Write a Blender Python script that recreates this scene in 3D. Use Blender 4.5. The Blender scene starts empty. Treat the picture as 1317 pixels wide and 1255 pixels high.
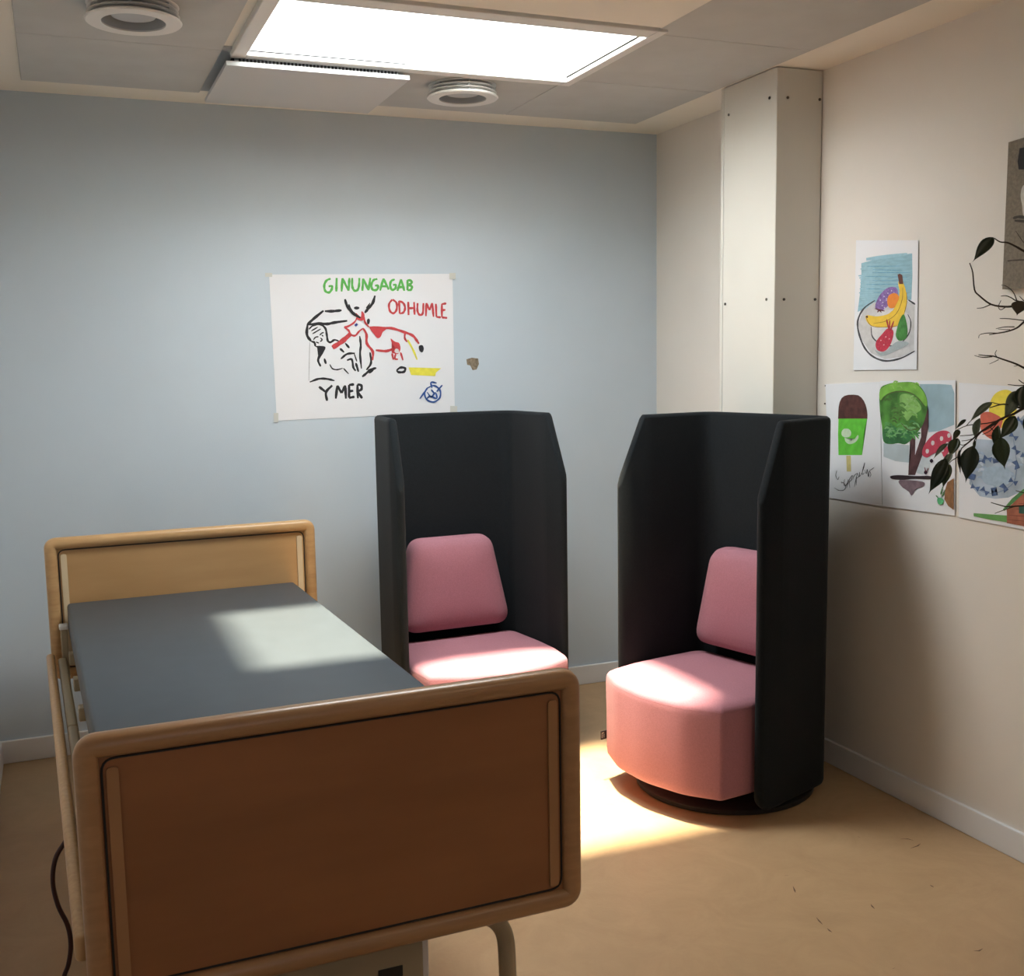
import bpy, bmesh, math, random
from mathutils import Vector, Matrix
random.seed(7)
C = bpy.context.scene.collection
PI = math.pi

# ---------------------------------------------------------------- camera
W_, H_ = 1317, 1255
F, PCX, PCY = 1432.0, 658.5, 644.645
YAW, PITCH, ROLL = 0.3847525, 0.1275323, -0.0164124
CAM = Vector((-2.561546, -4.527383, 1.5))
fwd = Vector((math.sin(YAW)*math.cos(PITCH), math.cos(YAW)*math.cos(PITCH), -math.sin(PITCH)))
rt0 = Vector((math.cos(YAW), -math.sin(YAW), 0))
up0 = rt0.cross(fwd)
rt = rt0*math.cos(ROLL) + up0*math.sin(ROLL)
up = -rt0*math.sin(ROLL) + up0*math.cos(ROLL)
cd = bpy.data.cameras.new('camera'); cam = bpy.data.objects.new('camera', cd); C.objects.link(cam)
cam.matrix_world = Matrix(((rt.x, up.x, -fwd.x, CAM.x), (rt.y, up.y, -fwd.y, CAM.y), (rt.z, up.z, -fwd.z, CAM.z), (0, 0, 0, 1)))
cd.sensor_width = 36; cd.lens = F/W_*36; cd.shift_y = (PCY-H_/2)/W_; cd.clip_start = .02
bpy.context.scene.camera = cam

# ---------------------------------------------------------------- light and exposure
w = bpy.data.worlds.new('world'); bpy.context.scene.world = w; w.use_nodes = True
bg = w.node_tree.nodes['Background']; bg.inputs[0].default_value = (.96, .985, 1.0, 1); bg.inputs[1].default_value = 29.0
# sunlight falling almost straight down through the skylight, spreading slightly
sl = bpy.data.lights.new('sun_beam', 'SPOT'); sun = bpy.data.objects.new('sun_beam', sl); C.objects.link(sun)
sl.energy = 33000; sl.spot_size = math.radians(24); sl.spot_blend = .1; sl.shadow_soft_size = .24; sl.color = (1, .86, .64)
sun.location = (-1.33, -.94, 9.2)
# added warm fill light behind the camera; no lamp is seen there
ll = bpy.data.lights.new('warm_fill', 'AREA'); lamp = bpy.data.objects.new('warm_fill', ll); C.objects.link(lamp)
ll.shape = 'RECTANGLE'; ll.size = .9; ll.size_y = .5; ll.energy = 5; ll.color = (1, .80, .58)
lamp.location = (-.9, -4.3, 2.44)
# added cool fill light behind the camera; the wall has no window there
wl = bpy.data.lights.new('cool_fill', 'AREA'); wn = bpy.data.objects.new('cool_fill', wl); C.objects.link(wn)
wl.shape = 'RECTANGLE'; wl.size = 1.0; wl.size_y = 1.1; wl.energy = 3.5; wl.color = (.62, .80, 1)
wn.location = (-1.9, -6.1, 1.5); wn.rotation_euler = (math.radians(90), 0, math.radians(12))
# portal in the skylight shaft so that the sky above it is sampled
pl = bpy.data.lights.new('sky_portal', 'AREA'); port = bpy.data.objects.new('sky_portal', pl); C.objects.link(port)
pl.shape = 'RECTANGLE'; pl.size = 1.11; pl.size_y = .58; pl.cycles.is_portal = True
port.location = (-1.385, -1.115, 2.70)
vs = bpy.context.scene.view_settings
vs.view_transform = 'Standard'; vs.look = 'None'; vs.gamma = 1; vs.use_curve_mapping = False; vs.exposure = 0.0

# ---------------------------------------------------------------- helpers
def ray(px, py):
    return fwd + rt*((px-PCX)/F) - up*((py-PCY)/F)
def at(px, py, axis, val):               # where a traced point lies on a real plane
    d = ray(px, py); return CAM + d*((val-CAM[axis])/d[axis])
def at_depth(px, py, depth):
    return CAM + ray(px, py)*depth

def mat(name, col, rough=.6, metal=0., noise=0., nscale=20., col2=None, bump=0., bscale=200., spec=.5, stretch=None, sheen=0., detail=4):
    m = bpy.data.materials.new(name); m.use_nodes = True
    nt = m.node_tree; b = nt.nodes['Principled BSDF']
    b.inputs['Base Color'].default_value = (*col, 1); b.inputs['Roughness'].default_value = rough
    b.inputs['Metallic'].default_value = metal; b.inputs['Specular IOR Level'].default_value = spec
    if sheen: b.inputs['Sheen Weight'].default_value = sheen
    tc = nt.nodes.new('ShaderNodeTexCoord'); mp = nt.nodes.new('ShaderNodeMapping')
    nt.links.new(tc.outputs['Object'], mp.inputs[0])
    if stretch: mp.inputs['Scale'].default_value = stretch
    if col2 or noise:
        n = nt.nodes.new('ShaderNodeTexNoise'); n.inputs['Scale'].default_value = nscale; n.inputs['Detail'].default_value = detail
        nt.links.new(mp.outputs[0], n.inputs['Vector'])
        r = nt.nodes.new('ShaderNodeValToRGB')
        c2 = col2 or tuple(c*(1-noise) for c in col)
        r.color_ramp.elements[0].position = .35; r.color_ramp.elements[1].position = .65
        r.color_ramp.elements[0].color = (*c2, 1); r.color_ramp.elements[1].color = (*col, 1)
        nt.links.new(n.outputs['Fac'], r.inputs[0]); nt.links.new(r.outputs[0], b.inputs['Base Color'])
    if bump:
        n2 = nt.nodes.new('ShaderNodeTexNoise'); n2.inputs['Scale'].default_value = bscale; n2.inputs['Detail'].default_value = 3
        nt.links.new(mp.outputs[0], n2.inputs['Vector'])
        bp = nt.nodes.new('ShaderNodeBump'); bp.inputs['Strength'].default_value = bump; bp.inputs['Distance'].default_value = .002
        nt.links.new(n2.outputs['Fac'], bp.inputs['Height']); nt.links.new(bp.outputs[0], b.inputs['Normal'])
    return m

def obj(name, bm, m, parent=None, smooth=False):
    me = bpy.data.meshes.new(name)
    if isinstance(bm, bmesh.types.BMesh):
        bmesh.ops.recalc_face_normals(bm, faces=bm.faces); bm.to_mesh(me); bm.free()
    else:
        me.from_pydata([tuple(v) for v in bm[0]], [], bm[1]); me.update()
    o = bpy.data.objects.new(name, me); C.objects.link(o); me.materials.append(m)
    if parent: o.parent = parent
    if smooth:
        for p in me.polygons: p.use_smooth = True
        if smooth is not True: me.set_sharp_from_angle(angle=math.radians(smooth))
    return o

def thing(name, label, cat, loc=(0, 0, 0), rz=0, group=None):
    o = bpy.data.objects.new(name, None); C.objects.link(o); o.location = loc; o.rotation_euler = (0, 0, rz)
    o.empty_display_size = .1; tag(o, label, cat, group); return o
def tag(o, label, cat, group=None):
    o['label'] = label; o['category'] = cat
    if group: o['group'] = group
    return o
def struct(name, bm, m, parent=None, smooth=False):
    o = obj(name, bm, m, parent, smooth)
    if parent is None: o['kind'] = 'structure'
    return o

def box(bm, x0, x1, y0, y1, z0, z1, bev=0, seg=2):
    vs_ = [bm.verts.new(p) for p in ((x0,y0,z0),(x1,y0,z0),(x1,y1,z0),(x0,y1,z0),(x0,y0,z1),(x1,y0,z1),(x1,y1,z1),(x0,y1,z1))]
    fs = [bm.faces.new([vs_[i] for i in f]) for f in ((0,3,2,1),(4,5,6,7),(0,1,5,4),(1,2,6,5),(2,3,7,6),(3,0,4,7))]
    if bev:
        es = list({e for f in fs for e in f.edges})
        bmesh.ops.bevel(bm, geom=es, offset=bev, segments=seg, affect='EDGES', profile=.5, clamp_overlap=True)
    return bm
def B(*a, **k): return box(bmesh.new(), *a, **k)

def tube(bm, pts, r, n=8, cap=True, closed=False):
    pts = [Vector(p) for p in pts]; rings = []; N = len(pts)
    rad = r if isinstance(r, (list, tuple)) else [r]*N
    ref = None
    for i, p in enumerate(pts):
        a = pts[(i-1) % N] if (i or closed) else p; b = pts[(i+1) % N] if (i < N-1 or closed) else p
        t = (b-a).normalized()
        if ref is None: ref = Vector((0, 0, 1)) if abs(t.z) < .9 else Vector((1, 0, 0))
        u = ref - t*ref.dot(t); u.normalize(); ref = u; v = t.cross(u)
        rings.append([bm.verts.new(p + (u*math.cos(2*PI*k/n) + v*math.sin(2*PI*k/n))*rad[i]) for k in range(n)])
    M = N if closed else N-1
    for i in range(M):
        A, D = rings[i], rings[(i+1) % N]
        for k in range(n): bm.faces.new((A[k], A[(k+1) % n], D[(k+1) % n], D[k]))
    if cap and not closed: bm.faces.new(rings[0][::-1]); bm.faces.new(rings[-1])
    return bm

def smooth_path(pts, k=6):               # Catmull-Rom
    P = [Vector(p) for p in pts]; P = [P[0]*2-P[1]] + P + [P[-1]*2-P[-2]]; out = []
    for i in range(1, len(P)-2):
        for j in range(k):
            t = j/k; a, b, c, d = P[i-1:i+3]
            out.append(.5*((2*b)+(c-a)*t+(2*a-5*b+4*c-d)*t*t+(3*b-a-3*c+d)*t**3))
    out.append(P[-2]); return out

def round_poly(pts, rads, n=6):          # 2-D polygon with rounded corners
    out = []; N = len(pts)
    for i, p in enumerate(pts):
        p = Vector(p); a = Vector(pts[i-1]); b = Vector(pts[(i+1) % N]); r = rads[i] if isinstance(rads, (list, tuple)) else rads
        if r <= 0: out.append(p); continue
        da, db = (a-p).normalized(), (b-p).normalized()
        ang = da.angle(db); L = min(r/math.tan(ang/2), (a-p).length*.48, (b-p).length*.48)
        s, e = p+da*L, p+db*L
        for k in range(n+1):
            t = k/n; out.append(s*(1-t)**2 + p*2*t*(1-t) + e*t*t)
    return out

def loft(rings, cap0=True, cap1=True):
    bm = bmesh.new(); R = [[bm.verts.new(p) for p in r] for r in rings]; n = len(R[0])
    for a, b in zip(R, R[1:]):
        for k in range(n): bm.faces.new((a[k], a[(k+1) % n], b[(k+1) % n], b[k]))
    if cap0: bm.faces.new(R[0][::-1])
    if cap1: bm.faces.new(R[-1])
    return bm

def lathe(prof, n=40, c=(0, 0), closed=True):
    bm = bmesh.new(); R = []
    for k in range(n):
        a = 2*PI*k/n; R.append([bm.verts.new((c[0]+r*math.cos(a), c[1]+r*math.sin(a), z)) for r, z in prof])
    m = len(prof)
    for k in range(n):
        A, D = R[k], R[(k+1) % n]
        for i in range(m if closed else m-1): bm.faces.new((A[i], A[(i+1) % m], D[(i+1) % m], D[i]))
    return bm

# ---------------------------------------------------------------- materials
M_back = mat('blue_grey_wall_paint', (.56, .645, .725), .55, bump=.25, bscale=260, noise=.03, nscale=3)
M_right = mat('cream_wall_paint', (.79, .745, .69), .6, bump=.25, bscale=260, noise=.03, nscale=3)
M_ceil = mat('cream_ceiling_paint', (.82, .78, .70), .7, bump=.1)
M_tile = mat('grey_ceiling_tile', (.50, .51, .505), .8, noise=.06, nscale=8, bump=.1, bscale=500)
M_white = mat('white_lacquer', (.74, .73, .71), .4)
M_col = mat('ivory_panel', (.72, .70, .64), .45, noise=.02, nscale=6)
M_metalgrey = mat('grey_enamel', (.42, .44, .46), .45)
M_dark = mat('dark_gap', (.03, .03, .035), .8)
M_base = mat('white_baseboard', (.80, .81, .83), .45)
M_floor = mat('ochre_linoleum', (.54, .365, .205), .42, col2=(.45, .30, .165), nscale=4.5, bump=.15, bscale=90, detail=15, spec=.35)
for n_ in M_floor.node_tree.nodes:
    if n_.type == 'TEX_NOISE' and n_.inputs['Detail'].default_value > 10: n_.inputs['Roughness'].default_value = .72; n_.inputs['Distortion'].default_value = 1.2
    if n_.type == 'VALTORGB': n_.color_ramp.elements[0].position = .3; n_.color_ramp.elements[1].position = .7
M_scuff = mat('scuff', (.13, .07, .035), .6)
M_beech = mat('beech_wood', (.58, .36, .17), .32, col2=(.50, .295, .13), nscale=5, stretch=(1.2, 14, 14), bump=.05, bscale=60)
M_beechv = mat('beech_wood_upright', (.58, .36, .17), .32, col2=(.50, .295, .13), nscale=5, stretch=(14, 14, 1.2), bump=.05, bscale=60)
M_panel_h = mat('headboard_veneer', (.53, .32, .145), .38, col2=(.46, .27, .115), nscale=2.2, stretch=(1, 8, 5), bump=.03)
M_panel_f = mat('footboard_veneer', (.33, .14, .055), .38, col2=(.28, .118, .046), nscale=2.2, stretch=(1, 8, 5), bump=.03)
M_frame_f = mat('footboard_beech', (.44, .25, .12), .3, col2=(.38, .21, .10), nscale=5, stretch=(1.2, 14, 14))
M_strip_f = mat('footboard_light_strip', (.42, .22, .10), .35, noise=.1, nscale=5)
M_strip_h = mat('pale_wood_strip', (.72, .58, .38), .35, noise=.1, nscale=5)
M_vinyl = mat('slate_mattress_vinyl', (.058, .072, .086), .45, spec=.35, bump=.12, bscale=350, noise=.08, nscale=12)
M_shell = mat('charcoal_wool', (.0095, .0130, .0160), .9, bump=.35, bscale=420, noise=.2, nscale=160, sheen=.05, spec=.2)
M_pink = mat('pink_wool', (.44, .195, .24), .9, bump=.35, bscale=420, noise=.1, nscale=200, sheen=.1, spec=.2)
M_black = mat('black_plastic', (.012, .012, .013), .45)
M_beige = mat('beige_enamel', (.36, .30, .20), .45)
M_paper = mat('white_paper', (.81, .82, .86), .7, bump=.5, bscale=9, noise=.02, nscale=4)
M_screw = mat('dark_screw', (.07, .06, .05), .4, metal=.6)
M_tape = mat('old_tape', (.60, .61, .58), .35)
M_poster = mat('crumpled_white_paper', (.80, .81, .85), .65, bump=1.0, bscale=7)
M_canvas = mat('raw_linen', (.25, .215, .17), .9, bump=.6, bscale=500, noise=.25, nscale=120)
M_leaf = mat('dark_ficus_leaf', (.012, .028, .012), .35, noise=.3, nscale=30)
M_leaf2 = mat('grey_green_ficus_leaf', (.15, .20, .14), .3, noise=.3, nscale=30)
M_leaf3 = mat('olive_ficus_leaf', (.035, .06, .02), .35, noise=.3, nscale=30)
M_deadleaf = mat('dry_leaf', (.08, .06, .035), .7, noise=.3, nscale=30)
M_twig = mat('dark_bark', (.05, .032, .02), .8, noise=.3, nscale=60)
M_cable = mat('dark_red_cable', (.05, .012, .01), .4)
_paint = {}
def paint(c, hatch=.12, s=60, stretch=None, name='paint'):
    k = (c, hatch, s, stretch)
    if k not in _paint: _paint[k] = mat(name, c, .75, noise=hatch, nscale=s, stretch=stretch)
    return _paint[k]

# ---------------------------------------------------------------- room
XL, YB, HC = -2.852, -6.2, 2.485
struct('floor', B(XL-.1, .1, YB-.1, .1, -.1, 0), M_floor)
wb_ = struct('wall_back', B(XL-.1, .1, 0, .1, 0, HC+.1), M_back)
struct('wall_right', B(0, .1, YB-.1, 0, 0, HC+.1), M_right)
struct('wall_left', B(XL-.1, XL, YB-.1, 0, 0, HC+.1), M_right)
struct('wall_front', B(XL, 0, YB-.1, YB, 0, HC+.1), M_right)
# ceiling slab with the skylight opening
SX0, SX1, SY0, SY1 = -1.94, -.83, -1.405, -.825
bm = bmesh.new()
q = .022
box(bm, XL, SX0-q, YB, 0, HC, HC+.1); box(bm, SX1+q, 0, YB, 0, HC, HC+.1)
box(bm, SX0-q, SX1+q, YB, SY0-q, HC, HC+.1); box(bm, SX0-q, SX1+q, SY1+q, 0, HC, HC+.1)
ceil = struct('ceiling', bm, M_ceil)
gx = [-2.610, -2.016, -1.422, -.828, -.234]; gy = [-.236, -.830, -1.424, -2.018, -2.612, -3.206, -3.80, -4.394, -4.988, -5.582]
def tile(x0, x1, y0, y1, m=M_tile, name='ceiling_tile'):
    return obj(name, B(x0+.0015, x1-.0015, y0+.0015, y1-.0015, 2.470, HC+.002, bev=.0015, seg=1), m, ceil)
for i in range(4):
    for j in range(9):
        x0, x1, y1, y0 = gx[i], gx[i+1], gy[j], gy[j+1]
        if j == 1 and i in (1, 2): continue                    # the skylight
        if i in (1, 2) and j >= 2: continue                    # plain painted bulkhead
        if (i, j) == (1, 0): continue                          # the swirl diffuser's bay
        tile(x0, x1, y0, y1)
pb = obj('ceiling_panel', B(-2.0, -.83, -4.9, -1.50, 2.465, HC+.002, bev=.002, seg=1), M_ceil, ceil)
pb['label'] = 'cream painted bulkhead panel'
obj('ceiling_tile', B(-2.014, -1.424, -.828, -.238, 2.478, HC+.002), M_metalgrey, ceil)
# skylight shaft and frame
bm = bmesh.new(); z0, z1 = HC-.01, 2.69; t = .02
box(bm, SX0-t, SX0, SY0-t, SY1+t, z0, z1); box(bm, SX1, SX1+t, SY0-t, SY1+t, z0, z1)
box(bm, SX0, SX1, SY0-t, SY0, z0, z1); box(bm, SX0, SX1, SY1, SY1+t, z0, z1)
sky = struct('window_1', bm, mat('white_shaft_lining', (.85, .84, .81), .5))
bm = bmesh.new(); fx0, fx1, fy0, fy1, fz = -1.985, -.795, -1.475, -.775, 2.462
box(bm, fx0, SX0, fy0, fy1, fz, HC, .003); box(bm, SX1, fx1, fy0, fy1, fz, HC, .003)
box(bm, SX0, SX1, fy0, SY0, fz, HC, .003); box(bm, SX0, SX1, SY1, fy1, fz, HC, .003)
obj('window_frame', bm, M_white, sky)
gm = bpy.data.materials.new('clear_pane'); gm.use_nodes = True; nt = gm.node_tree; nt.nodes.clear()
o_ = nt.nodes.new('ShaderNodeOutputMaterial'); mx = nt.nodes.new('ShaderNodeMixShader'); tr = nt.nodes.new('ShaderNodeBsdfTransparent'); gl = nt.nodes.new('ShaderNodeBsdfGlossy')
gl.inputs['Roughness'].default_value = .05; mx.inputs[0].default_value = .06; tr.inputs[0].default_value = (.97, .98, .97, 1)
nt.links.new(tr.outputs[0], mx.inputs[1]); nt.links.new(gl.outputs[0], mx.inputs[2]); nt.links.new(mx.outputs[0], o_.inputs[0])
obj('glass', B(SX0, SX1, SY0, SY1, 2.670, 2.676), gm, sky)
obj('glazing_bar', B(-.93, -.915, SY0, SY1, 2.658, 2.670), M_white, sky)
# baseboards
def bb(name, x0, x1, y0, y1):
    o = struct(name, B(x0, x1, y0, y1, 0, .088, bev=.003), M_base); return o
bb('baseboard_back', XL, 0, -.014, 0); bb('baseboard_right', -.014, 0, YB, -1.185); bb('baseboard_left', XL, XL+.014, YB, -.014)

# boxed-in column on the right wall
CX, CY0, CY1 = -.193, -1.180, -.838
col = struct('trim_1', B(CX+.012, 0, CY0+.012, CY1, 0, 2.484), M_col)
p1 = obj('panel', B(CX, CX+.012, CY0+.0005, CY1-.01, 0, 2.482, bev=.0015, seg=1), M_col, col)
p2 = obj('panel', B(CX+.0005, -.003, CY0, CY0+.012, 0, 2.482, bev=.0015, seg=1), M_col, col)
obj('edge_strip', B(CX+.004, CX+.02, CY1-.0095, CY1-.0065, 0, 2.470), M_dark, col)
obj('edge_strip', B(CX+.002, CX+.02, CY1-.006, CY1+.010, 0, 2.480), M_col, col)
for (px, py) in [(937.6, 147.6), (990, 126), (933, 391), (986, 385)]:
    q = at(px, py, 0, CX); s = obj('screw', lathe([(0.0001, -.003), (.005, -.002), (.005, .002), (.0001, .002)], 10, closed=False), M_screw, p1)
    s.location = (CX-.001, q.y, q.z); s.rotation_euler = (0, PI/2, 0)
for (px, py) in [(1013, 125.5), (1054, 128), (1008, 385), (1048, 385)]:
    q = at(px, py, 1, CY0); s = obj('screw', lathe([(0.0001, -.003), (.005, -.002), (.005, .002), (.0001, .002)], 10, closed=False), M_screw, p2)
    s.location = (q.x, CY0-.001, q.z); s.rotation_euler = (PI/2, 0, 0)

# floor scuffs
flo = bpy.data.objects['floor']
def scuff(pts, wd):
    bm = bmesh.new(); P = [at(x, y, 2, 0) for x, y in pts]
    L = []
    for i, p in enumerate(P):
        d = (P[min(i+1, len(P)-1)]-P[max(i-1, 0)]).normalized(); n = Vector((-d.y, d.x, 0)); k = wd*(.2 if i in (0, len(P)-1) else 1)
        L.append((bm.verts.new(p+n*k+Vector((0, 0, .0006))), bm.verts.new(p-n*k+Vector((0, 0, .0006)))))
    for a, b in zip(L, L[1:]): bm.faces.new((a[0], a[1], b[1], b[0]))
    obj('scuff_mark', bm, M_scuff, flo)
for pts in ([(1158, 1079), (1168, 1079), (1175, 1081)], [(1171, 1091), (1180, 1088), (1184, 1085)], [(1009, 1126), (1014, 1126)], [(1035, 1120), (1041, 1120.5)],
            [(1050, 1180), (1054, 1185), (1058, 1189)], [(1064, 1194), (1067, 1197), (1070, 1199)], [(1120, 1163), (1122, 1166), (1125, 1169)], [(1196, 1138), (1199, 1140), (1201, 1141)],
            [(1252, 1223), (1259, 1223), (1264, 1220)], [(1148, 1246), (1151, 1245)], [(1103, 1076), (1106, 1077)], [(1020, 1140), (1022, 1145), (1023, 1148)]):
    scuff(pts, .0025)

# ---------------------------------------------------------------- ceiling fittings
def valve(cx, cy, label, r=.128):
    t_ = thing('ceiling_vent', label, 'vent', (cx, cy, 2.470), group='round ceiling vents')
    def ring(ro, ri, za, zb): return lathe([(ri, za), (ro-.004, za), (ro, (za+zb)/2), (ro-.004, zb), (ri, zb)], 48)
    obj('ring', ring(r, r*.66, -.047, -.039), M_white, t_, 40)
    obj('ring', ring(r*.96, r*.72, -.031, -.025), M_white, t_, 40)
    obj('ring', ring(r*.93, r*.72, -.017, -.011), M_white, t_, 40)
    obj('flange', ring(r*.95, r*.60, -.004, 0), M_white, t_, 40)
    obj('throat', lathe([(r*.655, -.043), (r*.70, -.043), (r*.70, 0), (r*.655, 0)], 40), M_metalgrey, t_, 40)
    for k in range(6):
        a = k*PI/3+.4; obj('spacer', B(r*.82*math.cos(a)-.004, r*.82*math.cos(a)+.004, r*.82*math.sin(a)-.004, r*.82*math.sin(a)+.004, -.041, -.002), M_metalgrey, t_)
    obj('damper_plate', lathe([(.0001, -.030), (r*.45, -.030), (r*.5, -.022), (r*.5, -.018), (.0001, -.018)], 32, closed=False), M_metalgrey, t_, 40)
    bm = bmesh.new(); box(bm, -.003, .003, -r*.68, r*.68, -.018, -.012); box(bm, -.003, .003, -.003, .003, -.02, 0)
    obj('bridge', bm, M_metalgrey, t_)
v1 = at(172, 29.5, 2, 2.423); v2 = at(595, 127.5, 2, 2.423)
valve(v1.x, v1.y, 'larger looking round white ring vent at the top left of the ceiling')
valve(v2.x, v2.y, 'round white ring vent between the square diffuser and the room corner')
t_ = thing('ceiling_diffuser', 'square grey drop-down ceiling air diffuser with bright front edge beside skylight', 'vent', (-1.70, -.53, 2.478))
obj('plate', B(-.302, .302, -.272, .272, -.045, -.030, bev=.002), mat('diffuser_enamel', (.56, .56, .56), .4), t_)
obj('housing', B(-.27, .27, -.245, .245, -.030, 0), M_metalgrey, t_)
for k in range(44):
    x = -.258+k*.012
    obj('fin', B(x, x+.006, -.250, -.2445, -.027, -.006), M_dark, t_)
for k in range(40):
    y = -.235+k*.012
    obj('fin', B(-.2755, -.2695, y, y+.006, -.027, -.006), M_dark, t_)

# ---------------------------------------------------------------- swivel chairs
D_WF, D_WB, D_D, D_H, D_ZS, D_S, D_ZB = .324, .280, .41, 1.294, 1.051, .108, .031
def make_shell():
    T = .015; F_ = -D_D/2; Bk = D_D/2
    plan = round_poly([(-D_WF, F_), (-D_WB, Bk), (D_WB, Bk), (D_WF, F_)], [0, .075, .075, 0], 8)
    # resample with fine steps near the front ends
    P = [Vector(p) for p in plan]
    cum = [0]
    for a, b in zip(P, P[1:]): cum.append(cum[-1]+(b-a).length)
    L = cum[-1]
    ss = [0, .0015, .006, .012, .020, .04, .07, D_S-.004, D_S+.004, .15, .25]
    ss = ss + [c for c in cum if .28 < c < L-.28] + [L/2-.1, L/2, L/2+.1] + [L-s for s in ss]
    ss = sorted(set(round(s, 5) for s in ss))
    rings = []
    for s in ss:
        k = max(i for i in range(len(cum)) if cum[i] <= s+1e-9); k = min(k, len(P)-2)
        f = (s-cum[k])/(cum[k+1]-cum[k]); p = P[k].lerp(P[k+1], f); d = (P[k+1]-P[k]).normalized()
        if 0 < k and f < .01: d = ((P[k+1]-P[k]).normalized()+(P[k]-P[k-1]).normalized()).normalized()
        n = Vector((-d.y, d.x))
        e = min(s, L-s)
        th = T if e > T else max(.002, math.sqrt(max(0, T*T-(T-e)**2)))
        zt = D_ZS + (D_H-D_ZS)*min(1, e/D_S) - (0 if e > .02 else .012*(1-e/.02)**2)
        R = .075
        zb = D_ZB + (R-math.sqrt(max(0, R*R-(R-e)**2)) if e < R else 0)
        r = []
        m = 5
        for i in range(m+1):      # top half circle from outer to inner
            a = PI*i/m; r.append((p.x+n.x*th*math.cos(a), p.y+n.y*th*math.cos(a), zt-th+th*math.sin(a)))
        for i in range(m+1):
            a = PI*i/m; r.append((p.x-n.x*th*math.cos(a), p.y-n.y*th*math.cos(a), zb+th-th*math.sin(a)))
        rings.append(r)
    return loft(rings)
def arc_outline(inset=0):
    base = [(-.275, -.312), (-.16, -.372), (0, -.397), (.16, -.372), (.275, -.312), (.292, -.19), (.288, -.05), (.262, .155), (-.262, .155), (-.288, -.05), (-.292, -.19)]
    rr = [.022, .2, .3, .2, .022, .1, .2, .06, .06, .2, .1]
    pts = round_poly(base, rr, 5)
    c = Vector((0, -.11)); out = []
    for p in pts:
        d = p-c; l = d.length; out.append(c+d*((l-inset)/l))
    return out
def ring_at(ins, z, dome=0):
    o = arc_outline(ins); return [(p.x, p.y, z+dome*max(0, 1-((p.x/.29)**2)*.5-((p.y+.11)/.28)**2*.5)) for p in o]
def make_chair(label, x, y, th, with_tag):
    t_ = thing('swivel_chair', label, 'chair', (x, y, 0), th, 'high backed swivel chairs')
    obj('shell', make_shell(), M_shell, t_, 50)
    bm = loft([ring_at(.03, .082), ring_at(.012, .088), ring_at(.003, .10), ring_at(0, .125), ring_at(0, .25), ring_at(-.002, .36), ring_at(-.001, .372), ring_at(.0, .3795)])
    obj('seat_base', bm, M_pink, t_, 50)
    bm = loft([ring_at(.0, .380), ring_at(.001, .384), ring_at(.003, .389), ring_at(.010, .397), ring_at(.026, .405), ring_at(.06, .411), ring_at(.12, .416), ring_at(.2, .419), ring_at(.26, .420)])
    obj('seat_cushion', bm, M_pink, t_, 60)
    # back cushion, leaning on the shell
    P = round_poly([(-.232, 0), (.228, 0), (.160, .362), (-.176, .362)], [.055, .055, .065, .065], 7)
    c = Vector((0, .17)); rings = []
    for ins, d in ((.004, .083), (0, .055), (.003, .028), (.014, .008), (.035, -.004), (.07, -.012), (.11, -.016), (.15, -.017)):
        r = []
        for p in P:
            q = p-c; l = q.length; k = max(.08, 1-ins/ l) if ins < .03 else (1-ins/.185)
            q = c+q*k; lean = q.y*.09
            r.append((q.x, .078+d+lean-.012, .447+q.y))
        rings.append(r)
    obj('back_cushion', loft(rings), M_pink, t_, 60)
    obj('base_disc', lathe([(.0001, 0), (.305, 0), (.310, .004), (.310, .018), (.302, .024), (.0001, .030)], 56, closed=False), M_black, t_, 40)
    obj('swivel_column', lathe([(.0001, .03), (.11, .03), (.09, .09), (.0001, .09)], 32, closed=False), M_black, t_, 40)
    if with_tag:
        g = obj('fabric_tag', B(-.280, -.276, -.334, -.304, .150, .180), M_black, t_)
        bm = bmesh.new(); box(bm, -.276, -.2755, -.331, -.3295, .156, .175); box(bm, -.276, -.2755, -.3225, -.321, .156, .170); box(bm, -.276, -.2755, -.3295, -.321, .1735, .175)
        g2 = obj('tag_print', bm, M_white, g)
make_chair('pink seated charcoal high back chair between the bed and the blue wall', -1.148, -.557, .044, False)
make_chair('pink seated charcoal high back chair by the cream right wall, seat front in full view', -.453, -1.283, -1.314, True)

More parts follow.
